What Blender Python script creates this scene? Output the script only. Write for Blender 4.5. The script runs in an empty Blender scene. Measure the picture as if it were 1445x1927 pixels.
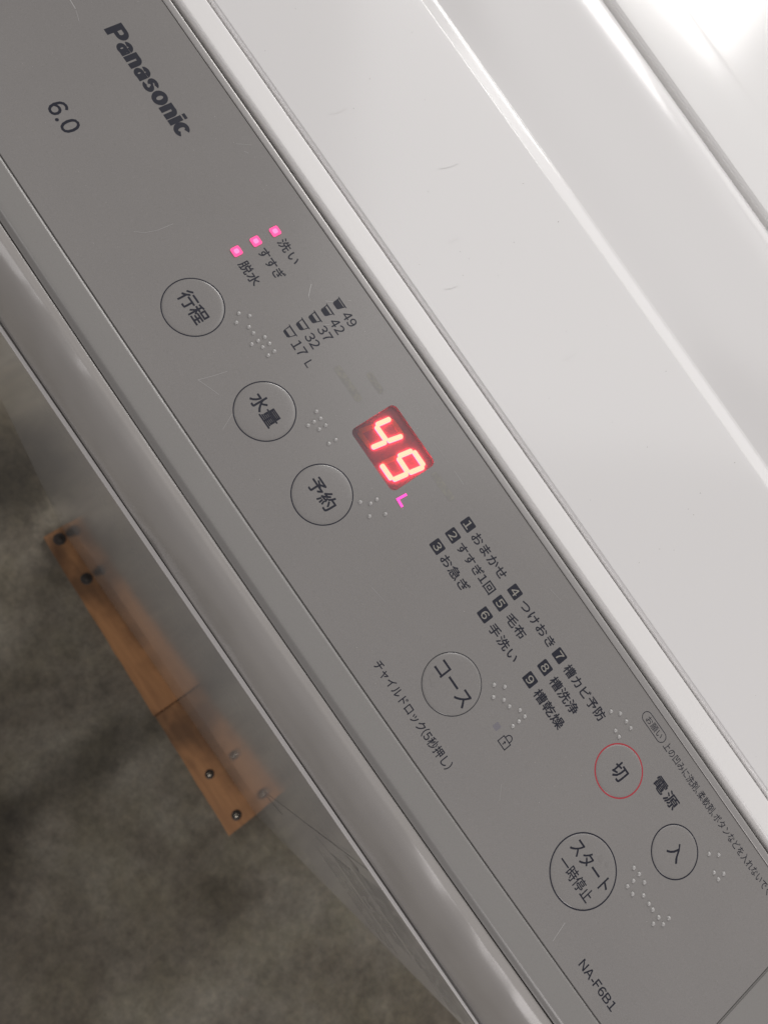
import bpy, bmesh, math, random
from mathutils import Matrix, Vector, noise
random.seed(7)
sc = bpy.context.scene
COL = sc.collection
MM = 0.001

# ------------------------------------------------------------------ camera, world, lights, exposure
cam_d = bpy.data.cameras.new('camera')
cam_d.sensor_fit = 'VERTICAL'; cam_d.sensor_height = 36.0; cam_d.lens = 28.02
cam_d.clip_start = 0.01; cam_d.clip_end = 60
cam_d.dof.use_dof = True; cam_d.dof.focus_distance = 0.292; cam_d.dof.aperture_fstop = 19.0
cam = bpy.data.objects.new('camera', cam_d); COL.objects.link(cam)
cam.matrix_world = Matrix((
    (0.5695859, -0.8215611, 0.0246817, 0.00726),
    (0.7729358, 0.5251781, -0.3560312, -0.104634),
    (0.2795391, 0.2218677, 0.9341481, 1.095006),
    (0, 0, 0, 1)))
sc.camera = cam

w = bpy.data.worlds.new('World'); sc.world = w; w.use_nodes = True
bg = w.node_tree.nodes['Background']
bg.inputs[0].default_value = (1.0, 0.98, 0.97, 1); bg.inputs[1].default_value = 0.12

def area(name, loc, target, sx, sy, power, col):
    d = bpy.data.lights.new(name, 'AREA'); d.shape = 'RECTANGLE'; d.size = sx; d.size_y = sy
    d.energy = power; d.color = col
    o = bpy.data.objects.new(name, d); COL.objects.link(o); o.location = loc
    v = Vector(target) - Vector(loc)
    o.rotation_euler = v.to_track_quat('-Z', 'Y').to_euler()
    return o
# the bright opening behind the machine, then four added fill lamps out of view
area('window_light', (-1.45, 2.3, 2.5), (0, 0.1, 0.8), 1.5, 0.9, 46, (1.0, 0.975, 0.955))
area('back_fill', (0.4, 2.7, 2.05), (0, 0.1, 0.8), 3.8, 0.7, 20, (1.0, 0.98, 0.97))  # unseen strip added to brighten the lid crease
cl = area('overhead_fill', (-0.64, 2.38, 3.3), (-0.64, 2.37, 0.8), 2.6, 2.6, 36, (1.0, 0.985, 0.98))  # unseen panel added to light the lid and mirror a soft edge in it
cl.rotation_euler = (0, 0, math.radians(55))
area('side_fill', (1.0, -0.8, 1.5), (0.15, 0, 0.75), 0.6, 0.8, 9.5, (1.0, 0.955, 0.95))  # unseen lamp added close by to brighten the right end of the front
area('left_side_fill', (-1.1, -1.1, 1.75), (-0.1, 0, 0.75), 0.4, 0.6, 3.6, (1.0, 0.97, 0.97))  # small unseen lamp added for a highlight on the left of the cover

sc.view_settings.view_transform = 'Standard'; sc.view_settings.look = 'None'
sc.view_settings.exposure = 0.0; sc.view_settings.gamma = 1.0
sc.cycles.use_denoising = True
sc.cycles.max_bounces = 8; sc.cycles.transparent_max_bounces = 12

# ------------------------------------------------------------------ material helpers
def mat(name, col, rough=0.4, metal=0.0, spec=0.5, coat=0.0, coat_rough=0.1, emit=None, estr=0.0):
    m = bpy.data.materials.new(name); m.use_nodes = True
    b = m.node_tree.nodes['Principled BSDF']
    b.inputs['Base Color'].default_value = (*col, 1)
    b.inputs['Roughness'].default_value = rough
    b.inputs['Metallic'].default_value = metal
    b.inputs['Specular IOR Level'].default_value = spec
    b.inputs['Coat Weight'].default_value = coat
    b.inputs['Coat Roughness'].default_value = coat_rough
    if emit:
        b.inputs['Emission Color'].default_value = (*emit, 1)
        b.inputs['Emission Strength'].default_value = estr
    return m

def node(m, t, **kw):
    n = m.node_tree.nodes.new(t)
    for k, v in kw.items():
        if k in n.inputs: n.inputs[k].default_value = v
        else: setattr(n, k, v)
    return n
def link(m, a, ao, b, bi): m.node_tree.links.new(a.outputs[ao], b.inputs[bi])

def wear(m, colA, colB, scale=25, rough=(0.3, 0.45), fine=0.0, fine_scale=2500, bump=0.0, detail=5, lo=0.35, hi=0.7):
    """broad colour variation + roughness variation + optional fine speckle"""
    b = m.node_tree.nodes['Principled BSDF']
    tc = node(m, 'ShaderNodeTexCoord')
    n1 = node(m, 'ShaderNodeTexNoise'); n1.inputs['Scale'].default_value = scale; n1.inputs['Detail'].default_value = detail
    link(m, tc, 'Object', n1, 'Vector')
    r = node(m, 'ShaderNodeValToRGB')
    r.color_ramp.elements[0].position = lo; r.color_ramp.elements[1].position = hi
    r.color_ramp.elements[0].color = (*colA, 1); r.color_ramp.elements[1].color = (*colB, 1)
    link(m, n1, 'Fac', r, 'Fac')
    out = r
    n2 = node(m, 'ShaderNodeTexNoise'); n2.inputs['Scale'].default_value = fine_scale; n2.inputs['Detail'].default_value = 2
    link(m, tc, 'Object', n2, 'Vector')
    if fine:
        mr = node(m, 'ShaderNodeMapRange'); mr.inputs['From Min'].default_value = 0.25; mr.inputs['From Max'].default_value = 0.75
        mr.inputs['To Min'].default_value = 1 - fine; mr.inputs['To Max'].default_value = 1 + fine
        link(m, n2, 'Fac', mr, 'Value')
        hs = node(m, 'ShaderNodeVectorMath', operation='SCALE')
        link(m, r, 'Color', hs, 0); link(m, mr, 'Result', hs, 'Scale')
        link(m, hs, 'Vector', b, 'Base Color')
    else:
        link(m, r, 'Color', b, 'Base Color')
    n3 = node(m, 'ShaderNodeTexNoise'); n3.inputs['Scale'].default_value = scale * 3.1; n3.inputs['Detail'].default_value = 6
    n3.inputs['Roughness'].default_value = 0.65
    link(m, tc, 'Object', n3, 'Vector')
    mr2 = node(m, 'ShaderNodeMapRange'); mr2.inputs['From Min'].default_value = 0.3; mr2.inputs['From Max'].default_value = 0.7
    mr2.inputs['To Min'].default_value = rough[0]; mr2.inputs['To Max'].default_value = rough[1]
    link(m, n3, 'Fac', mr2, 'Value'); link(m, mr2, 'Result', b, 'Roughness')
    if bump:
        bp = node(m, 'ShaderNodeBump'); bp.inputs['Strength'].default_value = bump; bp.inputs['Distance'].default_value = 0.0001
        link(m, n2, 'Fac', bp, 'Height'); link(m, bp, 'Normal', b, 'Normal')
    return m

FILM = wear(mat('silver_film', (.24, .23, .225)), (.244, .233, .226), (.260, .248, .240), 14, (.20, .24), fine=.10, fine_scale=3200, bump=.05)
BEZEL = wear(mat('pale_silver_plastic', (.4, .39, .38)), (.255, .246, .237), (.270, .260, .250), 9, (.28, .33), fine=.05, fine_scale=2600, bump=.04)
COVER = wear(mat('grey_white_plastic', (.5, .49, .48)), (.37, .351, .336), (.395, .375, .358), 9, (.20, .27), fine=.02, detail=2)
def waves(m, scale, strength, dist):
    """slow unevenness of a moulded sheet, so that what it mirrors comes out wavy"""
    b = m.node_tree.nodes['Principled BSDF']; tc = node(m, 'ShaderNodeTexCoord')
    n = node(m, 'ShaderNodeTexNoise'); n.inputs['Scale'].default_value = scale; n.inputs['Detail'].default_value = 1.5
    link(m, tc, 'Object', n, 'Vector')
    bp = node(m, 'ShaderNodeBump'); bp.inputs['Strength'].default_value = strength; bp.inputs['Distance'].default_value = dist
    link(m, n, 'Fac', bp, 'Height'); link(m, bp, 'Normal', b, 'Normal')
waves(COVER, 22, .9, .006)
WHITE = wear(mat('white_lid_plastic', (.8, .79, .785)), (.765, .752, .748), (.78, .767, .762), 7, (.15, .18), fine=.006, lo=.3, hi=.75, detail=2)
STRIP = mat('white_strip_plastic', (.84, .825, .815), .3)
DECK = wear(mat('white_deck_plastic', (.82, .81, .80)), (.79, .78, .775), (.82, .81, .80), 6, (.15, .18), fine=.006, detail=2)
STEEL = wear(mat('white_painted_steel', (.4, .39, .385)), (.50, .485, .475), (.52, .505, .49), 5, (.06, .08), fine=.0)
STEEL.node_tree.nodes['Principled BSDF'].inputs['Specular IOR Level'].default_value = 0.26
FLANGE = mat('pale_flange_paint', (.62, .60, .59), .4)
TRIM = mat('metallic_trim', (.42, .405, .395), .38, .35)
INK = mat('dark_grey_ink', (.020, .021, .032), .45, spec=.35)
REDINK = mat('red_ink', (.42, .050, .065), .34)
GAPMAT = mat('grey_gap_plastic', (.13, .125, .115), .6)
LEDPINK = mat('pink_lamp', (.25, .03, .08), .4, emit=(1.0, .07, .27), estr=1.35)
LEDCORE = mat('pink_lamp_core', (.2, .04, .08), .4, emit=(1.0, .24, .52), estr=1.25)
LMAG = mat('magenta_lamp', (.2, .02, .12), .4, emit=(1.0, .075, .44), estr=1.5)
SEGTOP = mat('lit_segment', (.1, .06, .04), .4, emit=(1.0, .80, .50), estr=1.15)
SEGSIDE = mat('lit_segment_side', (.8, .1, .1), .4, emit=(1.0, .028, .062), estr=20.0)
SEGOFF = mat('unlit_segment', (.52, .30, .22), .5)
CAVITY = mat('smoky_display_floor', (.30, .215, .25), .5)
SCRATCH = mat('scratch_white', (.44, .43, .42), .5)
GHOST = mat('unlit_icon_tint', (.29, .275, .245), .36)
LABELPAPER = mat('label_paper', (.50, .485, .475), .09, spec=.26)
LABELINK = mat('label_ink', (.16, .155, .16), .3, spec=.26)
BOLT = mat('bolt_metal', (.35, .32, .27), .25, 1.0)
BOLTDARK = mat('rusty_bolt', (.035, .028, .024), .5, .3)

PANE = bpy.data.materials.new('clear_window'); PANE.use_nodes = True
nt = PANE.node_tree; nt.nodes.clear()
o_ = nt.nodes.new('ShaderNodeOutputMaterial'); mx = nt.nodes.new('ShaderNodeMixShader')
tr = nt.nodes.new('ShaderNodeBsdfTransparent'); gl = nt.nodes.new('ShaderNodeBsdfGlossy'); gl.inputs['Roughness'].default_value = .3
df = nt.nodes.new('ShaderNodeBsdfDiffuse'); df.inputs['Color'].default_value = (.30, .27, .29, 1)
m2 = nt.nodes.new('ShaderNodeMixShader'); m2.inputs[0].default_value = .17
fr = nt.nodes.new('ShaderNodeFresnel'); fr.inputs['IOR'].default_value = 1.45
nt.links.new(tr.outputs[0], m2.inputs[1]); nt.links.new(df.outputs[0], m2.inputs[2])
nt.links.new(fr.outputs[0], mx.inputs[0]); nt.links.new(m2.outputs[0], mx.inputs[1]); nt.links.new(gl.outputs[0], mx.inputs[2])
nt.links.new(mx.outputs[0], o_.inputs[0])

# concrete floor: blotchy brown-green grey with darker damp staining and shade painted beside the machine's left side
STAINS_AND_SHADE = [(-.335, -.085, .085, .07, .34), (.030, -.19, .040, .15, .52), (.03, -.33, .09, .06, .52), (.27, -.15, .05, .04, .72)]  # first entry paints the shadow left of the machine; the others mark stained concrete
CONC = bpy.data.materials.new('stained_concrete'); CONC.use_nodes = True
def concrete(m):
    b = m.node_tree.nodes['Principled BSDF']; b.inputs['Roughness'].default_value = .85
    tc = node(m, 'ShaderNodeTexCoord')
    def nz(scale, det, rough=.6, dist=0.0):
        n = node(m, 'ShaderNodeTexNoise'); n.inputs['Scale'].default_value = scale; n.inputs['Detail'].default_value = det
        n.inputs['Roughness'].default_value = rough; n.inputs['Distortion'].default_value = dist
        link(m, tc, 'Object', n, 'Vector'); return n
    def ramp(n, stops):
        r = node(m, 'ShaderNodeValToRGB'); e = r.color_ramp.elements
        e[0].position, e[0].color = stops[0][0], (*stops[0][1], 1); e[1].position, e[1].color = stops[-1][0], (*stops[-1][1], 1)
        for p, c in stops[1:-1]:
            k = e.new(p); k.color = (*c, 1)
        link(m, n, 'Fac', r, 'Fac'); return r
    a = ramp(nz(16, 10, .72), [(.36, (.145, .130, .104)), (.5, (.192, .173, .139)), (.64, (.236, .216, .174))])
    g = ramp(nz(11, 6, .6), [(.42, (1, 1, 1)), (.62, (.97, .97, .90))])
    s = ramp(nz(4.2, 9, .6, .4), [(.42, (.66, .63, .61)), (.50, (.88, .86, .84)), (.58, (1, 1, 1))])
    f = ramp(nz(85, 9, .78), [(.32, (.70, .70, .70)), (.5, (1, 1, 1)), (.70, (1.34, 1.30, 1.26))])
    def dark_patch(px, py, rx, ry, k):
        """one patch of damp or of painted shade: darkens the concrete inside a ragged ellipse at (px, py) metres"""
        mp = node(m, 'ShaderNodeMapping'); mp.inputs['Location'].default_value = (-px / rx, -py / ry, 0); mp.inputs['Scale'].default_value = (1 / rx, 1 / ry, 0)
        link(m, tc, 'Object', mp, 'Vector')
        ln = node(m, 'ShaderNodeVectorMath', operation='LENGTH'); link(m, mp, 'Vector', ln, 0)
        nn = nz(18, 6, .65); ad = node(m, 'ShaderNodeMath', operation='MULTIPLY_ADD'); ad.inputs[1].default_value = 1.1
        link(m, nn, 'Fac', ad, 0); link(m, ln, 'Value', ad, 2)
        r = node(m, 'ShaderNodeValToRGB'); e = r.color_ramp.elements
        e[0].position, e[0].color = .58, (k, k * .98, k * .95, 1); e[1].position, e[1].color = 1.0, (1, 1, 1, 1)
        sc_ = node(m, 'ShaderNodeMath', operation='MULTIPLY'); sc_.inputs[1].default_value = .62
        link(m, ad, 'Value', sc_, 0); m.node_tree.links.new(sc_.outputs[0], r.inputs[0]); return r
    dark_patches = [dark_patch(*q) for q in STAINS_AND_SHADE]
    cur = a
    for x in [g, s, f] + dark_patches:
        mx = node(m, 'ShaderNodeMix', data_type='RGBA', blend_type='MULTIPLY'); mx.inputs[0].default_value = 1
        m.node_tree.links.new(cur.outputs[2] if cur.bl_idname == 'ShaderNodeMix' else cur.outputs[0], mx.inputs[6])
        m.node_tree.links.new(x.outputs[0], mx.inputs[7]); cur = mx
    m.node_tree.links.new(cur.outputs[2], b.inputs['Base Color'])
    bp = node(m, 'ShaderNodeBump'); bp.inputs['Strength'].default_value = .5; bp.inputs['Distance'].default_value = .002
    link(m, nz(90, 8, .7), 'Fac', bp, 'Height'); link(m, bp, 'Normal', b, 'Normal')
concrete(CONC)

WOOD = bpy.data.materials.new('orange_varnished_wood'); WOOD.use_nodes = True
def wood(m):
    b = m.node_tree.nodes['Principled BSDF']; b.inputs['Roughness'].default_value = .5
    tc = node(m, 'ShaderNodeTexCoord'); mp = node(m, 'ShaderNodeMapping'); mp.inputs['Scale'].default_value = (14, 120, 60)
    link(m, tc, 'Object', mp, 'Vector')
    n = node(m, 'ShaderNodeTexNoise'); n.inputs['Scale'].default_value = 1; n.inputs['Detail'].default_value = 7; link(m, mp, 'Vector', n, 'Vector')
    r = node(m, 'ShaderNodeValToRGB'); e = r.color_ramp.elements
    e[0].position, e[0].color = .3, (.30, .140, .056, 1); e[1].position, e[1].color = .7, (.45, .22, .090, 1)
    link(m, n, 'Fac', r, 'Fac')
    n2 = node(m, 'ShaderNodeTexNoise'); n2.inputs['Scale'].default_value = 13; n2.inputs['Detail'].default_value = 4; link(m, tc, 'Object', n2, 'Vector')
    r2 = node(m, 'ShaderNodeValToRGB'); r2.color_ramp.elements[0].position = .38; r2.color_ramp.elements[0].color = (.42, .42, .42, 1)
    r2.color_ramp.elements[1].position = .58; link(m, n2, 'Fac', r2, 'Fac')
    mx = node(m, 'ShaderNodeMix', data_type='RGBA', blend_type='MULTIPLY'); mx.inputs[0].default_value = 1
    m.node_tree.links.new(r.outputs[0], mx.inputs[6]); m.node_tree.links.new(r2.outputs[0], mx.inputs[7])
    m.node_tree.links.new(mx.outputs[2], b.inputs['Base Color'])
wood(WOOD)

# ------------------------------------------------------------------ frames and object helpers
# panel frame: x to the right along the panel, y towards the back, z out of it, in mm; it leans 3.2 degrees to the front
TH = math.atan(0.0557)
PANEL = Matrix.Translation((0, 0, 0.8204)) @ Matrix.Rotation(TH, 4, 'X') @ Matrix.Scale(MM, 4)

def finish(name, me, mats, parent=None, smooth=None, label=None):
    for m in (mats if isinstance(mats, (list, tuple)) else [mats]): me.materials.append(m)
    o = bpy.data.objects.new(name, me); COL.objects.link(o)
    if parent is not None: o.parent = parent
    if smooth is not None:
        for p in me.polygons: p.use_smooth = True
        try: me.set_sharp_from_angle(angle=math.radians(smooth))
        except Exception: pass
    if label: o['label'] = label
    return o
def finish_bm(name, bm, mats, parent=None, xf=PANEL, smooth=None, label=None):
    me = bpy.data.meshes.new(name)
    if xf is not None: bmesh.ops.transform(bm, matrix=xf, verts=bm.verts)
    bmesh.ops.recalc_face_normals(bm, faces=bm.faces)
    bm.to_mesh(me); bm.free()
    return finish(name, me, mats, parent, smooth, label)

def smooth_profile(pts, n=4):
    """Catmull-Rom through the profile points; a point given as (y,z,'c') stays a hard corner"""
    P = [(p[0], p[1]) for p in pts]; hard = [len(p) > 2 for p in pts]
    out = [P[0]]
    for i in range(len(P) - 1):
        p1, p2 = Vector(P[i]), Vector(P[i + 1])
        p0 = Vector(P[i - 1]) if i > 0 and not hard[i] else p1
        p3 = Vector(P[i + 2]) if i + 2 < len(P) and not hard[i + 1] else p2
        for k in range(1, n + 1):
            t = k / n
            q = .5 * ((2 * p1) + (p2 - p0) * t + (2 * p0 - 5 * p1 + 4 * p2 - p3) * t * t + (3 * p1 - p0 - 3 * p2 + p3) * t ** 3)
            out.append((q.x, q.y))
    return out

def sweep(name, prof, x0, x1, m, parent, bow=0.0, bow2=None, nx=48, smooth=35, rc=0.0, label=None, close=True):
    """extrude a (y,z) profile along x; 'bow' bends it forward in the middle (mm); bow2 = bow of last point"""
    bm = bmesh.new(); rows = []
    N = len(prof)
    for i in range(nx + 1):
        x = x0 + (x1 - x0) * i / nx
        e = ((x + 7) / 190) ** 2
        row = []
        for j, (y, z) in enumerate(prof):
            bw = bow if bow2 is None else bow + (bow2 - bow) * j / (N - 1)
            row.append(bm.verts.new((x, y + bw * e, z)))
        rows.append(row)
    for i in range(nx):
        for j in range(N - 1):
            bm.faces.new((rows[i][j], rows[i + 1][j], rows[i + 1][j + 1], rows[i][j + 1]))
    if close:
        for r in (rows[0], rows[-1]):
            try: bm.faces.new(r)
            except Exception: pass
    o = finish_bm(name, bm, m, parent, smooth=smooth, label=label)
    return o

def curve_plate(polys, z0, thick=0.0, bevel=0.0):
    """filled flat shape from closed polygons (inner ones cut holes), returns bmesh in mm"""
    cu = bpy.data.curves.new('tmp', 'CURVE'); cu.dimensions = '2D'; cu.fill_mode = 'BOTH' if thick else 'FRONT'
    cu.extrude = thick / 2
    cu.bevel_depth = bevel; cu.bevel_resolution = 1
    for p in polys:
        s = cu.splines.new('POLY'); s.points.add(len(p) - 1); s.use_cyclic_u = True
        for k, (x, y) in enumerate(p): s.points[k].co = (x, y, 0, 1)
    ob = bpy.data.objects.new('tmp', cu)
    COL.objects.link(ob)
    dg = bpy.context.evaluated_depsgraph_get()
    me = bpy.data.meshes.new_from_object(ob.evaluated_get(dg), depsgraph=dg)
    bm = bmesh.new(); bm.from_mesh(me)
    bpy.data.objects.remove(ob); bpy.data.curves.remove(cu); bpy.data.meshes.remove(me)
    bmesh.ops.translate(bm, verts=bm.verts, vec=(0, 0, z0))
    bmesh.ops.remove_doubles(bm, verts=bm.verts, dist=1e-4)
    return bm

def circle(cx, cy, r, n=64): return [(cx + r * math.cos(2 * math.pi * k / n), cy + r * math.sin(2 * math.pi * k / n)) for k in range(n)]
def rrect(cx, cy, wd, ht, r, n=6):
    out = []
    for sx, sy, a0 in ((1, 1, 0), (-1, 1, 90), (-1, -1, 180), (1, -1, 270)):
        for k in range(n + 1):
            a = math.radians(a0 + 90 * k / n)
            out.append((cx + sx * (wd / 2 - r) + r * math.cos(a), cy + sy * (ht / 2 - r) + r * math.sin(a)))
    return out

# ------------------------------------------------------------------ lettering
FW = {c: chr(ord(c) - 0x20 + 0xFF00) for c in '0123456789ABCDEFGHIJKLMNOPQRSTUVWXYZ()'}
_gcache = {}
def glyph(ch):
    """2D mesh of one character: verts (em units), faces, bbox"""
    if ch in _gcache: return _gcache[ch]
    cu = bpy.data.curves.new('tmp', 'FONT'); cu.body = FW.get(ch, ch); cu.resolution_u = 3
    ob = bpy.data.objects.new('tmp', cu); COL.objects.link(ob)
    dg = bpy.context.evaluated_depsgraph_get()
    me = bpy.data.meshes.new_from_object(ob.evaluated_get(dg), depsgraph=dg)
    vs = [(v.co.x, v.co.y) for v in me.vertices]; fs = [tuple(p.vertices) for p in me.polygons]
    bpy.data.objects.remove(ob); bpy.data.curves.remove(cu); bpy.data.meshes.remove(me)
    xs = [v[0] for v in vs]; ys = [v[1] for v in vs]
    _gcache[ch] = (vs, fs, (min(xs), max(xs), min(ys), max(ys)))
    return _gcache[ch]

NARROW = set('0123456789.-()ABCDEFGHIJKLMNOPQRSTUVWXYZabcdefghijklmnopqrstuvwxyz1')
def lettering(text, x0, x1, y0, y1, parent, m=INK, weight=0.05, z=0.03, gap=.08, name='lettering', cond=None, dirs=8, label=None, zstep=0.0009):
    """set text into the box x0..x1, y0..y1 (mm); glyphs are packed, then spaced out or condensed to fit"""
    items = []; pen = 0
    for ch in text:
        if ch == ' ': pen += .35; continue
        vs, fs, bb = glyph(ch)
        if ch in NARROW:
            items.append((vs, fs, pen - bb[0])); pen += (bb[1] - bb[0]) + gap
        elif ch in '、。':
            items.append((vs, fs, pen - bb[0])); pen += (bb[1] - bb[0]) + .12
        else:
            items.append((vs, fs, pen)); pen += 1.0
    lo = min(min(v[0] for v in it[0]) + it[2] for it in items); hi = max(max(v[0] for v in it[0]) + it[2] for it in items)
    by0 = min(v[1] for it in items for v in it[0]); by1 = max(v[1] for it in items for v in it[0])
    sy = (y1 - y0) / (by1 - by0)
    sx = min((x1 - x0) / (hi - lo), sy * 1.2) if cond is None else cond * sy
    n = len(items)
    extra = 0 if n < 2 else ((x1 - x0) - sx * (hi - lo)) / (n - 1)
    if n < 2: x0 = (x0 + x1) / 2 - sx * (hi - lo) / 2
    bm = bmesh.new()
    offs = [(0, 0)]
    if weight:
        offs += [(weight * math.cos(2 * math.pi * k / dirs), weight * math.sin(2 * math.pi * k / dirs)) for k in range(dirs)]
        if weight > .3: offs += [(.55 * weight * math.cos(2 * math.pi * k / 8), .55 * weight * math.sin(2 * math.pi * k / 8)) for k in range(8)]
    for q, (dx, dy) in enumerate(offs):
        for i, (vs, fs, ox) in enumerate(items):
            vv = [bm.verts.new((x0 + (v[0] + ox - lo) * sx + i * extra + dx, y0 + (v[1] - by0) * sy + dy, z + q * zstep)) for v in vs]
            for f in fs:
                try: bm.faces.new([vv[k] for k in f])
                except Exception: pass
    me = bpy.data.meshes.new(name)
    bmesh.ops.transform(bm, matrix=PANEL, verts=bm.verts)
    bm.to_mesh(me); bm.free()
    return finish(name, me, m, parent, label=label)

def stroke_poly(pts, wd):
    """closed outline of a polyline of width wd (mitred joints, square ends)"""
    L, R = [], []
    n = len(pts)
    for i, p in enumerate(pts):
        a = Vector(pts[max(i - 1, 0)]); b = Vector(pts[min(i + 1, n - 1)]); p = Vector(p)
        d1 = (p - a).normalized() if i > 0 else (b - p).normalized()
        d2 = (b - p).normalized() if i < n - 1 else d1
        t = (d1 + d2).normalized(); nn = Vector((-t.y, t.x))
        k = wd / 2 / max(.4, nn.dot(Vector((-d1.y, d1.x))))
        L.append((p.x + nn.x * k, p.y + nn.y * k)); R.append((p.x - nn.x * k, p.y - nn.y * k))
    return L + R[::-1]

# ------------------------------------------------------------------ setting
bm = bmesh.new(); bmesh.ops.create_grid(bm, x_segments=2, y_segments=2, size=6)
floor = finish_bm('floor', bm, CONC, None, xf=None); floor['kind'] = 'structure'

# ------------------------------------------------------------------ washing machine
root = bpy.data.objects.new('washing_machine', None); COL.objects.link(root); root.location = (0, 0, 0)
root['label'] = 'white top-loading washing machine with grey control panel and red lit digits'
root['category'] = 'washing machine'

XL, XR = -276.0, 236.0
# cabinet: rounded vertical box from its bottom edge 20 mm off the floor up to under the top cover
def cabinet():
    bm = bmesh.new(); yf, yb = -71.7, 470.0; xl, xr, r = -252.0, 234.0, 32.0
    # flat front ends where the corners start turning away
    ring = []
    for cx, cy, a0 in ((xr - r, yb - r, 0), (xl + r, yb - r, 90), (xl + r, yf + r, 180), (xr - r, yf + r, 270)):
        for k in range(13):
            a = math.radians(a0 + 90 * k / 12); ring.append((cx + r * math.cos(a), cy + r * math.sin(a)))
    zs = [20, 22, 300, 560, 784]
    rows = []
    for z in zs:
        ins = 1.0 if z == 20 else 0
        rows.append([bm.verts.new((x * (1 - ins * .002), y + (ins * 1.0 if y < 0 else 0), z)) for x, y in ring])
    n = len(ring)
    for a, b in zip(rows, rows[1:]):
        for k in range(n): bm.faces.new((a[k], a[(k + 1) % n], b[(k + 1) % n], b[k]))
    bm.faces.new(rows[0])
    return bm
cab = finish_bm('cabinet', cabinet(), STEEL, root, xf=Matrix.Scale(MM, 4), smooth=40)
for fx, fy in ((-200, -30), (190, -30), (-200, 420), (190, 420)):
    bm = bmesh.new(); bmesh.ops.create_cone(bm, cap_ends=True, segments=20, radius1=22, radius2=18, depth=20.4)
    bmesh.ops.translate(bm, verts=bm.verts, vec=(fx, fy, 10.2))
    finish_bm('foot', bm, GAPMAT, root, xf=Matrix.Scale(MM, 4), smooth=40)

# printed sheet near the top right of the cabinet front, seen at a grazing angle
def front_quad(bm, x0, x1, z0, z1, y):
    v = [bm.verts.new(p) for p in ((x0, y, z0), (x1, y, z0), (x1, y, z1), (x0, y, z1))]; bm.faces.new(v)
def front_line(bm, pts, wd, y):
    pl = stroke_poly(pts, wd); v = [bm.verts.new((a, y, b)) for a, b in pl]
    n = len(pts)
    for i in range(n - 1): bm.faces.new((v[i], v[i + 1], v[2 * n - 2 - i], v[2 * n - 1 - i]))
S1 = Matrix.Scale(MM, 4)
bm = bmesh.new(); front_quad(bm, 112, 200, 470, 772, -71.8)
finish_bm('printed_label', bm, LABELPAPER, cab, xf=S1)
bm = bmesh.new(); rr = random.Random(3)
def text_rows(x0, x1, z0, z1, pitch, h):
    z = z1
    while z > z0:
        x = x0
        while x < x1 - 4:
            L = rr.uniform(3, 16)
            front_quad(bm, x, min(x + L, x1), z - h, z - h + rr.uniform(.5, 1) * h * .55, -71.9)
            x += L + rr.uniform(.6, 2.4)
            if rr.random() < .06: x += 7
        z -= pitch
text_rows(122, 197, 716, 766, 5.6, 2.0)
text_rows(128, 176, 668, 708, 7.5, 2.2)
text_rows(136, 196, 590, 650, 15, 2.6)
front_line(bm, [(112.6, 480), (112.8, 620), (112.0, 700), (107, 755)], .12, -71.9)
front_line(bm, [(119, 646), (127, 662), (127, 704)], .5, -71.9)
front_line(bm, [(114, 727), (118, 737), (121, 733), (119, 726)], .8, -71.9)
front_line(bm, [(115, 466), (121, 480), (128, 502)], 2.4, -71.9)
front_line(bm, [(104, 690), (122, 733), (140, 760)], .25, -71.9)
o = finish_bm('label_print', bm, LABELINK, cab, xf=S1); o['kind'] = 'stuff'

# front cover: from the valley beside the bezel, rolling over down to a thin projecting lip
prof = smooth_profile([(-56.5, -3.0, 1), (-56.6, -2.1), (-57.2, -1.75), (-58.2, -1.75), (-60.2, -2.2), (-63.7, -4.6), (-67.2, -10.6), (-70.1, -19.0), (-72.1, -27), (-73.0, -31.5), (-73.3, -33.7, 1), (-72.5, -34.2, 1)], 5)
sweep('front_cover', prof, XL, XR, COVER, root, bow=1.9, bow2=.75, smooth=40)
# folded steel flange showing as a thin pale line under the cover
prof = smooth_profile([(-72.4, -33.9, 1), (-73.6, -33.85, 1), (-75.0, -33.95), (-75.25, -34.3), (-75.3, -36.0, 1), (-73.0, -36.6, 1)], 4)
sweep('cabinet_flange', prof, XL, XR, FLANGE, root, bow=.8, smooth=30)
# bezel around the film
prof = smooth_profile([(-43.0, -.75, 1), (-43.85, -.72, 1), (-43.88, -.35, 1), (-44.15, -.12), (-44.6, .04), (-45.3, .12), (-50, .12), (-53.4, .05), (-54.4, -.25), (-55.2, -.95), (-55.8, -1.6), (-56.2, -1.95), (-56.35, -2.6, 1)], 5)
sweep('front_bezel', prof, XL, XR, BEZEL, root, bow=2.0, smooth=35)

# groove filler under everything (dark plastic tray the parts sit in)
bm = bmesh.new()
for (y0, y1, zt) in ((-57.6, 50.4, -4.2), (50.4, 235, -9.0)):
    r = bmesh.ops.create_cube(bm, size=1)
    bmesh.ops.scale(bm, verts=r['verts'], vec=(XR - XL - 6, y1 - y0, 20)); bmesh.ops.translate(bm, verts=r['verts'], vec=((XL + XR) / 2, (y0 + y1) / 2, zt - 10))
finish_bm('inner_tray', bm, GAPMAT, root)

# control panel: silver film plate with a hole for the digits
FX0, FX1 = -262.0, 219.2
def film_outline():
    pts = []
    n = 40
    for i in range(n + 1):
        x = FX0 + (FX1 - FX0) * i / n; e = ((x + 7) / 190) ** 2
        pts.append((x, -43.35 + 2.0 * e))
    pts += [(FX1, 45.0), (FX0, 45.0)]
    return pts
DCX, DCY, DW, DH = -18.1, 17.6, 28.0, 21.0
bm = curve_plate([film_outline(), rrect(DCX, DCY, DW, DH, 2.3)], -.5, 1.0)
panel = finish_bm('control_panel', bm, FILM, root)

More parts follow.
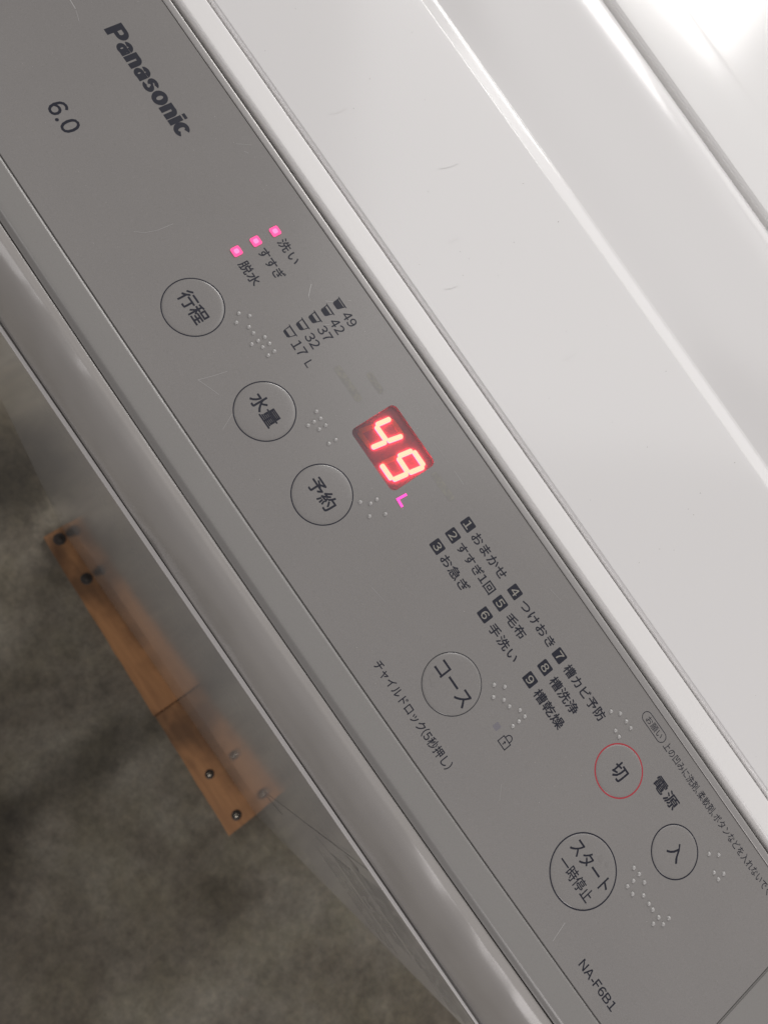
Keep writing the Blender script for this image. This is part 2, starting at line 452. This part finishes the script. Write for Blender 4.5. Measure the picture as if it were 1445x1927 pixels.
# right end piece of the bezel beyond the film
bm = bmesh.new(); r = bmesh.ops.create_cube(bm, size=1)
bmesh.ops.scale(bm, verts=r['verts'], vec=(XR - FX1 - .5, 87.0, 4)); bmesh.ops.translate(bm, verts=r['verts'], vec=((XR + FX1 + .5) / 2, 1.3, -1.72))
bmesh.ops.bevel(bm, geom=bm.edges[:], offset=.4, segments=2, affect='EDGES')
finish_bm('end_bezel', bm, BEZEL, root, smooth=40)
bm = bmesh.new(); r = bmesh.ops.create_cube(bm, size=1)
bmesh.ops.scale(bm, verts=r['verts'], vec=(FX0 - XL - .5, 87.0, 4)); bmesh.ops.translate(bm, verts=r['verts'], vec=((XL + FX0 - .5) / 2, 1.3, -1.72))
bmesh.ops.bevel(bm, geom=bm.edges[:], offset=.4, segments=2, affect='EDGES')
finish_bm('end_bezel', bm, BEZEL, root, smooth=40)

# metallic trim behind the film
prof = smooth_profile([(45.3, -2, 1), (45.3, .15, 1), (45.5, .3), (46.2, .36), (47.4, .4), (47.9, .28), (48.15, -.1, 1), (48.15, -8, 1)], 4)
sweep('metal_trim', prof, XL, XR, TRIM, root, smooth=35)
# white strip between the two seams
prof = smooth_profile([(50.2, -7.5, 1), (50.35, -5.0, 1), (51.3, -.75), (51.5, -.2), (51.95, .2), (52.6, .36), (57, .4), (60.4, .4), (60.95, .2), (61.1, -.4, 1), (61.1, -9, 1)], 5)
sweep('lid_front_strip', prof, XL, XR, STRIP, root, smooth=35)
# lid: front slope, rounded crease falling to a lower rear leaf, rolled rear edge
prof = smooth_profile([(61.5, -9, 1), (61.6, -4.5, 1), (62.6, -.7), (62.8, -.15), (63.2, .25), (64.2, .5), (66, .6), (90, 1.2), (120, 1.9), (141.8, 2.3), (143.4, 2.1), (145, 1.7), (149.5, .45), (151.2, .2), (153.5, .4), (170, 2.6), (190, 4.8), (203, 6.2), (209, 6.6), (214, 6.5), (218, 6.0), (220.8, 5.3), (221.8, 4.4), (222.1, 3.2, 1), (222.2, -10, 1)], 6)
sweep('lid', prof, XL, XR, WHITE, root, smooth=50)
prof = smooth_profile([(231.2, -10, 1), (231.2, -1.6), (231.5, -.6), (232.6, .1), (235, .45), (250, .9), (262, 1.0), (290, 1.1), (470, 1.0, 1), (472, -12, 1)], 6)
sweep('rear_deck', prof, XL, XR, DECK, root, smooth=50)

# ---- buttons
def button(cx, cy, R, ringmat, rw, texts, label):
    bm = bmesh.new()
    prof = [(R - .02, -.02), (R - .2, .08), (R - .6, .14), (R - 1.3, .18), (R - 3, .20), (R * .55, .215), (R * .25, .22)]
    rings = [[bm.verts.new((cx + r * math.cos(2 * math.pi * k / 72), cy + r * math.sin(2 * math.pi * k / 72), z)) for k in range(72)] for r, z in prof]
    for a, b in zip(rings, rings[1:]):
        for k in range(72): bm.faces.new((a[k], a[(k + 1) % 72], b[(k + 1) % 72], b[k]))
    bm.faces.new(rings[-1])
    b = finish_bm('button', bm, FILM, root, smooth=60, label=label)
    bm = curve_plate([circle(cx, cy, R + rw), circle(cx, cy, R)], .03, 0)
    finish_bm('button_ring', bm, ringmat, b)
    for (t, x0, x1, y0, y1, wt) in texts:
        lettering(t, x0, x1, y0, y1, b, z=.235, weight=wt)
    return b
THIN = mat('faded_grey_ink', (.05, .05, .055), .4, spec=.35)
button(-101.3, -15.3, 11.15, INK, .42, [('行程', -107.9, -94.7, -18.4, -12.1, .13)], 'round button marked 行程')
button(-54.8, -15.4, 11.15, INK, .42, [('水量', -61.8, -48.6, -18.2, -12.0, .13)], 'round button marked 水量')
button(-17.9, -15.5, 11.15, INK, .42, [('予約', -24.5, -11.7, -18.4, -12.3, .13)], 'round button marked 予約')
button(65.0, -16.0, 11.15, THIN, .33, [('コース', 56.3, 74.2, -18.3, -13.0, .09)], 'round button marked コース')
button(146.6, -15.4, 12.75, INK, .48, [('スタート', 136.9, 157.0, -14.8, -9.0, .07), ('一時停止', 137.9, 155.4, -21.8, -16.9, .05)], 'large round button marked スタート')
button(128.6, 17.7, 9.45, REDINK, .52, [('切', 126.0, 131.8, 14.5, 20.6, .13)], 'round button with red ring marked 切')
button(164.6, 17.5, 9.4, INK, .45, [('入', 162.0, 168.1, 14.9, 20.9, .10)], 'round button with dark ring marked 入')

# ---- printed lettering on the film
def P(t, x0, x1, y0, y1, wt=.06, **k): return lettering(t, x0, x1, y0, y1, panel, weight=wt, **k)
P('6.0', -193.4, -180.5, -17.9, -11.1, .17, gap=.14)
P('洗い', -108.3, -97.5, 26.2, 30.4, .08); P('すすぎ', -108.6, -95.2, 17.5, 21.9, .08); P('脱水', -107.7, -97.4, 8.1, 12.5, .08)
for t, y in (('49', 30.9), ('42', 25.1), ('37', 19.35), ('32', 13.5), ('17', 7.5)):
    P(t, -71.5, -65.5, y, y + 3.85, .06)
P('L', -62.7, -60.5, 7.5, 10.7, .03)
P('おまかせ', 26.2, 45.8, 22.3, 26.4, .08); P('すすぎ1回', 26.0, 47.6, 15.0, 19.1, .08); P('お急ぎ', 26.0, 41.3, 7.1, 11.2, .08)
P('つけおき', 57.2, 77.2, 22.6, 26.5, .08); P('毛布', 58.0, 67.9, 14.9, 19.1, .08); P('手洗い', 57.0, 72.8, 7.1, 11.2, .08)
P('槽カビ予防', 86.4, 110.2, 22.2, 26.5, .08); P('槽洗浄', 86.5, 102.0, 14.8, 19.1, .08); P('槽乾燥', 86.3, 102.5, 6.9, 11.2, .08)
P('チャイルドロック(5秒押し)', 42.5, 87.6, -36.0, -32.0, .045)
P('電源', 140.2, 153.0, 25.7, 30.6, .10)
P('上の凹みに洗剤、柔軟剤、ボタンなどを入れないでください。', 132.8, 211.5, 37.7, 41.2, .01)
P('お願い', 121.0, 130.0, 38.15, 40.95, .0)
P('NA-F6B1', 169.2, 188.9, -36.2, -33.0, .06, gap=.10)

# the maker's name in heavy letters, drawn stroke by stroke
def heavy_wordmark():
    """P a n a s o n i c : every letter a few overlapping polygons (units: mm, x-height 5.55, cap height 7.5)"""
    bm = bmesh.new(); st = 2.15; q = [0]
    def poly(p):
        q[0] += 1
        bm.faces.new([bm.verts.new((x, y, .03 + q[0] * .0009)) for x, y in p])
    def rect(x0, y0, x1, y1): poly([(x0, y0), (x1, y0), (x1, y1), (x0, y1)])
    def arc(cx, cy, rx, ry, a0, a1, tx, ty, n=20, xo=0):
        """band between the ellipse (rx,ry) and the inner one (rx-tx, ry-ty)"""
        for k in range(n):
            A = math.radians(a0 + (a1 - a0) * k / n); B = math.radians(a0 + (a1 - a0) * (k + 1) / n)
            bm.faces.new([bm.verts.new((cx + u * math.cos(t), cy + v * math.sin(t), .03 + (q[0] + 1) * .0009)) for u, v, t in
                          ((rx, ry, A), (rx, ry, B), (rx - tx, ry - ty, B), (rx - tx, ry - ty, A))])
        q[0] += 1
    H, X = 7.5, 5.6
    def cP(x):
        rect(x, 0, x + 2.4, H); rect(x + 1.9, H - 1.6, x + 3.9, H); rect(x + 1.9, 2.55, x + 3.9, 4.15)
        arc(x + 3.8, (H + 2.55) / 2, 2.75, (H - 2.55) / 2, -90, 90, 2.2, 1.6)
        return 6.45
    def ca(x):
        arc(x + 2.55, X - 2.0, 2.3, 2.1, 5, 165, 2.0, 1.5)             # shoulder
        rect(x + 2.75, .0, x + 4.85, X - 2.0)                            # right stem
        arc(x + 2.05, 1.72, 2.05, 1.9, 0, 360, 1.75, 1.3, 28)         # bowl
        rect(x + 2.0, 2.45, x + 3.4, 3.5)
        return 5.05
    def cn(x):
        rect(x, 0, x + st, X); arc(x + 2.75, X - 2.2, 2.25, 2.25, 0, 140, 2.05, 1.7); rect(x + 2.88, 0, x + 5.0, X - 2.15)
        return 5.2
    def cs(x):
        arc(x + 2.35, X - 1.75, 2.25, 1.85, 20, 250, 1.7, 1.35); arc(x + 2.35, 1.75, 2.35, 1.9, -160, 75, 1.75, 1.4)
        poly([(x + .6, 3.3), (x + 1.6, 2.15 + .9), (x + 4.2, 2.0), (x + 3.6, 3.2), (x + 1.6, 4.2)])
        return 4.85
    def co(x):
        arc(x + 2.8, X / 2, 2.8, 3.0, 0, 360, 2.05, 1.6, 40); return 5.75
    def ci(x):
        rect(x, 0, x + st, X); rect(x, X + .65, x + st, H); return 2.0
    def cc(x):
        arc(x + 2.7, X / 2, 2.7, 3.0, 36, 324, 2.05, 1.6, 36); return 5.3
    x = 0; gap = .12
    for fn in (cP, ca, cn, ca, cs, co, cn, ci, cc): x += fn(x) + gap
    W = x - gap
    s = (212.8 - 161.3) / W
    for v in bm.verts: v.co.x = -212.8 + v.co.x * s; v.co.y = 18.05 + v.co.y
    me = bpy.data.meshes.new('lettering'); bmesh.ops.transform(bm, matrix=PANEL, verts=bm.verts); bm.to_mesh(me); bm.free()
    return finish('lettering', me, INK, panel)
heavy_wordmark()

# numbered squares, digits knocked out in film colour
for k, (cx, cy) in enumerate([(x, y) for x in (21.8, 52.6, 81.7) for y in (24.5, 17.05, 9.45)]):
    bm = curve_plate([rrect(cx, cy, 5.0, 4.6, .5)], .03)
    sq = finish_bm('number_square', bm, INK, panel)
    lettering(str(k + 1), cx - 1.4, cx + 1.4, cy - 1.55, cy + 1.55, panel, m=GHOST, weight=.05, z=.045, name='square_digit')

# water level buckets
for k, (y, fill) in enumerate(((30.9, .84), (25.2, .70), (19.4, .58), (13.65, .47), (7.9, .36))):
    H = 3.35; xb0, xb1, xt0, xt1 = -77.5, -73.9, -77.75, -73.3
    o = .42
    outer = [(xt0, y + H), (xb0 + .1, y + .5), (xb0 + .6, y), (xb1 - .6, y), (xb1 - .1, y + .5), (xt1, y + H)]
    outer = [(-78.25, y + H + .32), (-78.25, y + H - .02), (xt0, y + H - .02)] + outer[1:5] + [(xt1, y + H - .02), (-72.8, y + H - .02), (-72.8, y + H + .32)]
    yi = y + H * fill
    u = lambda t: (xb0 + (xt0 - xb0) * t, xb1 + (xt1 - xb1) * t)
    a = u(fill); b = u(1)
    inner = [(a[0] + o, yi), (a[1] - o, yi), (b[1] - o, y + H - .25), (b[0] + o, y + H - .25)]
    bm = curve_plate([outer, inner], .03)
    finish_bm('water_level_icon', bm, INK, panel)

# padlock icon
bm = curve_plate([rrect(93.35, -12.45, 4.4, 3.3, .2), rrect(93.35, -12.45, 3.7, 2.6, .1), circle(93.35, -12.2, .42, 16), [(93.2, -12.4), (93.5, -12.4), (93.55, -13.3), (93.15, -13.3)]], .03)
lock = finish_bm('padlock_icon', bm, INK, panel)
pts = [(92.15, -10.9)] + [(93.35 - 1.2 * math.cos(math.pi * k / 10), -10.2 + 1.3 * math.sin(math.pi * k / 10)) for k in range(11)] + [(94.55, -10.9)]
bm = curve_plate([stroke_poly(pts, .36)], .035)
finish_bm('padlock_shackle', bm, INK, panel)
# pill outline round the note heading
bm = curve_plate([rrect(125.3, 39.6, 13.4, 4.5, 2.2), rrect(125.3, 39.6, 12.85, 3.95, 1.95)], .03)
finish_bm('pill_outline', bm, INK, panel)

# faint unlit lamp windows
bm = curve_plate([rrect(87.1, -11.2, 2.4, 2.6, .3)], .02)
finish_bm('unlit_lamp', bm, mat('unlit_lamp_tint', (.195, .185, .205), .4), panel)
GHOST2 = wear(mat('unlit_icon_film', (.25, .24, .21)), (.222, .212, .203), (.262, .25, .222), 700, (.32, .38), detail=3, lo=.4, hi=.6)
for cx, cy, wd, ht in ((-47.5, 17.3, 16, 3.0), (-42.5, 26.5, 9.5, 2.6), (4.5, 25.0, 12.5, 2.8)):
    bm = curve_plate([rrect(cx, cy, wd, ht, 1.1)], .02)
    finish_bm('unlit_lamp', bm, GHOST2, panel)

# braille dots: small domes in one piece per word
BR = {
 'a': [(-91.2, -2.3), (-88.4, .6), (-88.6, -5.1), (-84.9, -2.1), (-82.1, -2.0), (-78.7, .7), (-78.7, -2.2), (-78.7, -5.0), (-75.7, .8), (-75.8, -2.2), (-72.3, .6), (-72.1, -2.2)],
 'b': [(-44.9, .7), (-41.9, .5), (-42.1, -2.3), (-42.1, -5.0), (-38.7, .6), (-38.7, -2.3), (-32.2, .6), (-32.3, -2.4)],
 'c': [(-7.9, -5.3), (-5.4, -2.4), (-5.4, .5), (-1.7, -5.5), (.9, 0)],
 'd': [(74.8, -3.1), (77.8, -.2), (78.1, -6.0), (81.3, -3.3), (84.4, -3.0), (87.9, -.5), (90.8, -.4), (90.8, -3.3), (90.7, -6.2)],
 'e': [(158.3, .9), (161.3, 1.2), (161.6, -2.1), (164.8, 1.0), (161.5, -5.1), (164.8, -5.2), (167.9, -2.1), (171.5, -2.2), (174.0, -2.3), (177.5, -2.1), (180.3, .9), (177.7, -5.2), (180.4, -2.2)],
 'f': [(110.1, 28.7), (113.0, 31.3), (116.7, 31.5), (119.7, 31.4), (116.6, 25.7), (119.2, 25.5)],
 'g': [(174.2, 28.3), (177.0, 31.2), (180.4, 25.6), (183.3, 28.5), (183.3, 25.5)]}
BRMAT = mat('clear_dot', (.42, .41, .40), .25, spec=.6)
for key, dots in BR.items():
    bm = bmesh.new()
    for cx, cy in dots:
        R = .80; n = 18
        pr = [(R, 0), (R * .93, .14), (R * .78, .32), (R * .55, .47), (R * .28, .56)]
        rings = [[bm.verts.new((cx + r * math.cos(2 * math.pi * k / n), cy + r * math.sin(2 * math.pi * k / n), z)) for k in range(n)] for r, z in pr]
        for a, b in zip(rings, rings[1:]):
            for k in range(n): bm.faces.new((a[k], a[(k + 1) % n], b[(k + 1) % n], b[k]))
        bm.faces.new(rings[-1])
    o = finish_bm('braille', bm, BRMAT, panel, smooth=60); o['kind'] = 'stuff'

# fine scratches in the film
bm = bmesh.new()
SCR = [([(-136.5, -17.5), (-134.3, -14.3), (-133.0, -9.8), (-132.6, -3.5)], .11), ([(-229, 13.7), (-224.5, 13.4)], .3), ([(-223.8, 13.2), (-219.5, 11.8)], .12),
       ([(-87.6, 28.2), (-86.0, 26.4), (-84.0, 24.4)], .26), ([(-84, 24.4), (-82.0, 23.9)], .1), ([(-74.4, -18.5), (-75.6, -24), (-77.0, -29.2), (-72, -27.2), (-68.6, -26)], .12),
       ([(155.3, -31.5), (157.0, -38.8)], .16), ([(-11.5, 32.3), (-1.5, 32.5)], .09), ([(2.0, 32.5), (8.4, 32.4)], .12), ([(-79.3, 29.0), (-77.5, 31.4)], .16),
       ([(-75.5, 36.6), (-74.2, 37.9)], .12), ([(-71.6, 22.5), (-70.6, 25.2)], .12), ([(60, 37), (66, 38)], .08), ([(-150, 36), (-147, 41)], .1), ([(-146, 37), (-144.5, 38)], .12),
       ([(-60, -26), (-57, -32)], .08), ([(20, -20), (27, -19)], .07), ([(104, -22), (108, -26)], .07)]
for pts, wd in SCR:
    n = len(pts); pl = stroke_poly(pts, wd); v = [bm.verts.new((a, b, .05)) for a, b in pl]
    for i in range(n - 1): bm.faces.new((v[i], v[i + 1], v[2 * n - 2 - i], v[2 * n - 1 - i]))
o = finish_bm('scratch', bm, SCRATCH, panel); o['kind'] = 'stuff'

# dust specks, faint rubs on the lid and glue residue on two buttons
rd = random.Random(11)
def specks(name, n, xr, yr, zf, r0, r1, m, par):
    bm = bmesh.new()
    for _ in range(n):
        x, y = rd.uniform(*xr), rd.uniform(*yr); r = rd.uniform(r0, r1); a0 = rd.uniform(0, 6)
        e = rd.uniform(.5, 1)
        z = zf(y)
        bm.faces.new([bm.verts.new((x + r * math.cos(a0 + k * 1.257) * e, y + r * math.sin(a0 + k * 1.257), z)) for k in range(5)])
    o = finish_bm(name, bm, m, par); o['kind'] = 'stuff'
DUST = mat('pale_dust', (.50, .48, .45), .8); GRIT = mat('dark_grit', (.16, .13, .11), .8); RUB = mat('rub_mark', (.69, .675, .67), .35)
specks('dust', 230, (-250, 215), (-42, 44), lambda y: .045, .05, .14, DUST, panel)
specks('dust', 26, (-250, 215), (-42, 44), lambda y: .045, .06, .13, GRIT, panel)
lid_o = bpy.data.objects['lid']
lidz = lambda y: .45 + (y - 64) / 78 * 1.95 if y < 141 else 2
def lid_top(y):
    P_ = [(64.2, .5), (66, .6), (90, 1.2), (120, 1.9), (141.5, 2.3)]
    for (a, za), (b, zb) in zip(P_, P_[1:]):
        if a <= y <= b: return za + (zb - za) * (y - a) / (b - a) + .10
    return 2.4
specks('dust', 46, (-230, 200), (66, 140), lid_top, .08, .22, GRIT, lid_o)
bm = bmesh.new()
for _ in range(5):
    x, y = rd.uniform(-160, 150), rd.uniform(72, 136); L = rd.uniform(2, 9); a = rd.uniform(.9, 1.9)
    pts = [(x + L * t * math.cos(a + .25 * t), y + L * t * math.sin(a + .25 * t)) for t in (0, .33, .66, 1)]
    pl = stroke_poly(pts, rd.uniform(.10, .22)); v = [bm.verts.new((p, min(q_, 140), lid_top(min(q_, 140)))) for p, q_ in pl]
    for i in range(3): bm.faces.new((v[i], v[i + 1], v[6 - i], v[7 - i]))
o = finish_bm('rub_mark', bm, RUB, lid_o); o['kind'] = 'stuff'
bm = bmesh.new()
GLUE = mat('glue_residue', (.245, .234, .226), .10, spec=.55)
for cx, cy, R_ in ((59.3, -20.6, 2.0), (61.0, -22.0, .9), (147.5, -7.5, 1.4), (150.5, -6.9, .8)):
    bm.faces.new([bm.verts.new((cx + R_ * rd.uniform(.7, 1.1) * math.cos(k * .524), cy + R_ * rd.uniform(.6, 1.0) * math.sin(k * .524), .245)) for k in range(12)])
o = finish_bm('glue_residue', bm, GLUE, panel); o['kind'] = 'stuff'

# three lit stage lamps
for cy in (28.4, 19.6, 10.9):
    bm = curve_plate([rrect(-112.3, cy, 3.7, 3.7, .7)], .16, .28)
    led = finish_bm('indicator_light', bm, LEDPINK, root, label='pink lit square lamp')
    bm = curve_plate([rrect(-112.3, cy, 1.9, 1.9, .6)], .31)
    finish_bm('lamp_core', bm, LEDCORE, led)

# two digit display
bm = bmesh.new()
wallp = rrect(DCX, DCY, DW + .02, DH + .02, 2.3); n = len(wallp)
a = [bm.verts.new((x, y, -.05)) for x, y in wallp]; b = [bm.verts.new((x, y, -1.6)) for x, y in wallp]
for k in range(n): bm.faces.new((a[k], a[(k + 1) % n], b[(k + 1) % n], b[k]))
bm.faces.new(b)
disp = finish_bm('digit_display', bm, CAVITY, root, label='recessed smoky window with red lit digits 4 and 9')
bm = curve_plate([rrect(DCX, DCY, DW - .1, DH - .1, 2.25)], -.12)
pane = finish_bm('display_pane', bm, PANE, disp)
def seg_points(p, q, t):
    p, q = Vector(p), Vector(q); d = (q - p).normalized(); nn = Vector((-d.y, d.x)); p = p + d * .18; q = q - d * .18
    out = []
    for c, s0 in ((p, 1), (q, -1)):
        for k in range(7):
            ang = math.radians(90 + 180 * k / 6) if s0 > 0 else math.radians(-90 + 180 * k / 6)
            c2 = c + d * (t / 2 * .75) * s0
            out.append(tuple(c2 + d * math.cos(ang) * t / 2 * .75 + nn * math.sin(ang) * t / 2))
    return out
def digit(tl, tr, mr_, br, bl, ml, on):
    S = {'a': (tl, tr), 'b': (tr, mr_), 'c': (mr_, br), 'd': (bl, br), 'e': (bl, ml), 'f': (ml, tl), 'g': (ml, mr_)}
    for k, (p, q) in S.items():
        pts = seg_points(p, q, 1.95); lit = k in on
        bm = bmesh.new(); h0, h1 = -1.59, -.95
        lo = [bm.verts.new((x, y, h0)) for x, y in pts]; hi = [bm.verts.new((x, y, h1 if lit else -1.45)) for x, y in pts]
        n = len(pts)
        top = bm.faces.new(hi); top.material_index = 0
        for i in range(n):
            f = bm.faces.new((lo[i], lo[(i + 1) % n], hi[(i + 1) % n], hi[i])); f.material_index = 1
        finish_bm('segment', bm, [SEGTOP, SEGSIDE] if lit else [SEGOFF, SEGOFF], disp)
digit((-27.9, 24.0), (-19.9, 24.0), (-21.4, 17.3), (-22.6, 10.6), (-30.3, 10.3), (-28.9, 17.2), 'bcfg')
digit((-13.2, 23.9), (-5.6, 23.9), (-6.9, 17.1), (-8.1, 10.2), (-15.6, 10.2), (-14.4, 17.3), 'abcdfg')
# lit magenta L to the right of the digits
bm = curve_plate([stroke_poly([(-.7, 11.2), (-1.05, 7.25), (2.3, 7.0)], 1.0)], .1, .18)
lit = finish_bm('lit_letter', bm, LMAG, root, label='small magenta lit letter L')

# ------------------------------------------------------------------ wooden boards at the foot of the machine
def board(name, x0, x1, yf0, yf1, yb, z1, lab, screws, grp):
    r_ = bpy.data.objects.new(name, None); COL.objects.link(r_); r_.location = ((x0 + x1) / 2 * MM, yb * MM, 0)
    r_['label'] = lab; r_['category'] = 'board'
    if grp: r_['group'] = grp
    bm = bmesh.new()
    n = 14
    top = []; 
    front = [(x0 + (x1 - x0) * k / n, yf0 + (yf1 - yf0) * k / n + rr.uniform(-.5, .5)) for k in range(n + 1)]
    back = [(x1 - (x1 - x0) * k / n, yb) for k in range(n + 1)]
    pts = front + back
    lo = [bm.verts.new((x, y, .3)) for x, y in pts]; hi = [bm.verts.new((x, y, z1)) for x, y in pts]
    m_ = len(pts)
    bm.faces.new(hi); bm.faces.new(lo)
    for i in range(m_): bm.faces.new((lo[i], lo[(i + 1) % m_], hi[(i + 1) % m_], hi[i]))
    inv = Matrix.Translation(-r_.location) @ S1
    bmesh.ops.bevel(bm, geom=[e for e in bm.edges if all(v.co.z > z1 - .1 for v in e.verts) and len(e.link_faces) == 2], offset=1.0, segments=2, affect='EDGES')
    finish_bm('plank', bm, WOOD, r_, xf=inv, smooth=50)
    for (sx, sy, R, mm, rusty) in screws:
        bm = bmesh.new()
        pr = [(R, 0), (R, .5), (R * .9, .8), (R * .55, .9)]
        rings = [[bm.verts.new((sx + q * math.cos(2 * math.pi * k / 20), sy + q * math.sin(2 * math.pi * k / 20), z1 + z)) for k in range(20)] for q, z in pr]
        for a, b in zip(rings, rings[1:]):
            for k in range(20): bm.faces.new((a[k], a[(k + 1) % 20], b[(k + 1) % 20], b[k]))
        bm.faces.new(rings[-1])
        s_ = finish_bm('washer', bm, BOLTDARK, r_, xf=inv, smooth=40)
        bm = bmesh.new(); R2 = R * .5
        pr = [(R2, .8), (R2, 1.5), (R2 * .8, 2.0), (R2 * .4, 2.3)]
        rings = [[bm.verts.new((sx + q * math.cos(2 * math.pi * k / 16), sy + q * math.sin(2 * math.pi * k / 16), z1 + z)) for k in range(16)] for q, z in pr]
        for a, b in zip(rings, rings[1:]):
            for k in range(16): bm.faces.new((a[k], a[(k + 1) % 16], b[(k + 1) % 16], b[k]))
        bm.faces.new(rings[-1])
        finish_bm('screw_head', bm, mm, s_, xf=inv, smooth=50)
    return r_
board('wooden_board', -240, 29, -95.5, -106, -66, 12, 'orange wooden board with two dark rusty screws on the floor before the machine', [(-227, -80, 8, BOLTDARK, 1), (-165, -80, 7.5, BOLTDARK, 1)], 'orange boards along the machine foot')
board('wooden_board', 30, 207, -105, -112, -66, 12, 'orange wooden board with two shiny screw heads on the floor before the machine', [(130, -90, 6, BOLT, 0), (192, -91, 6.5, BOLT, 0)], 'orange boards along the machine foot')
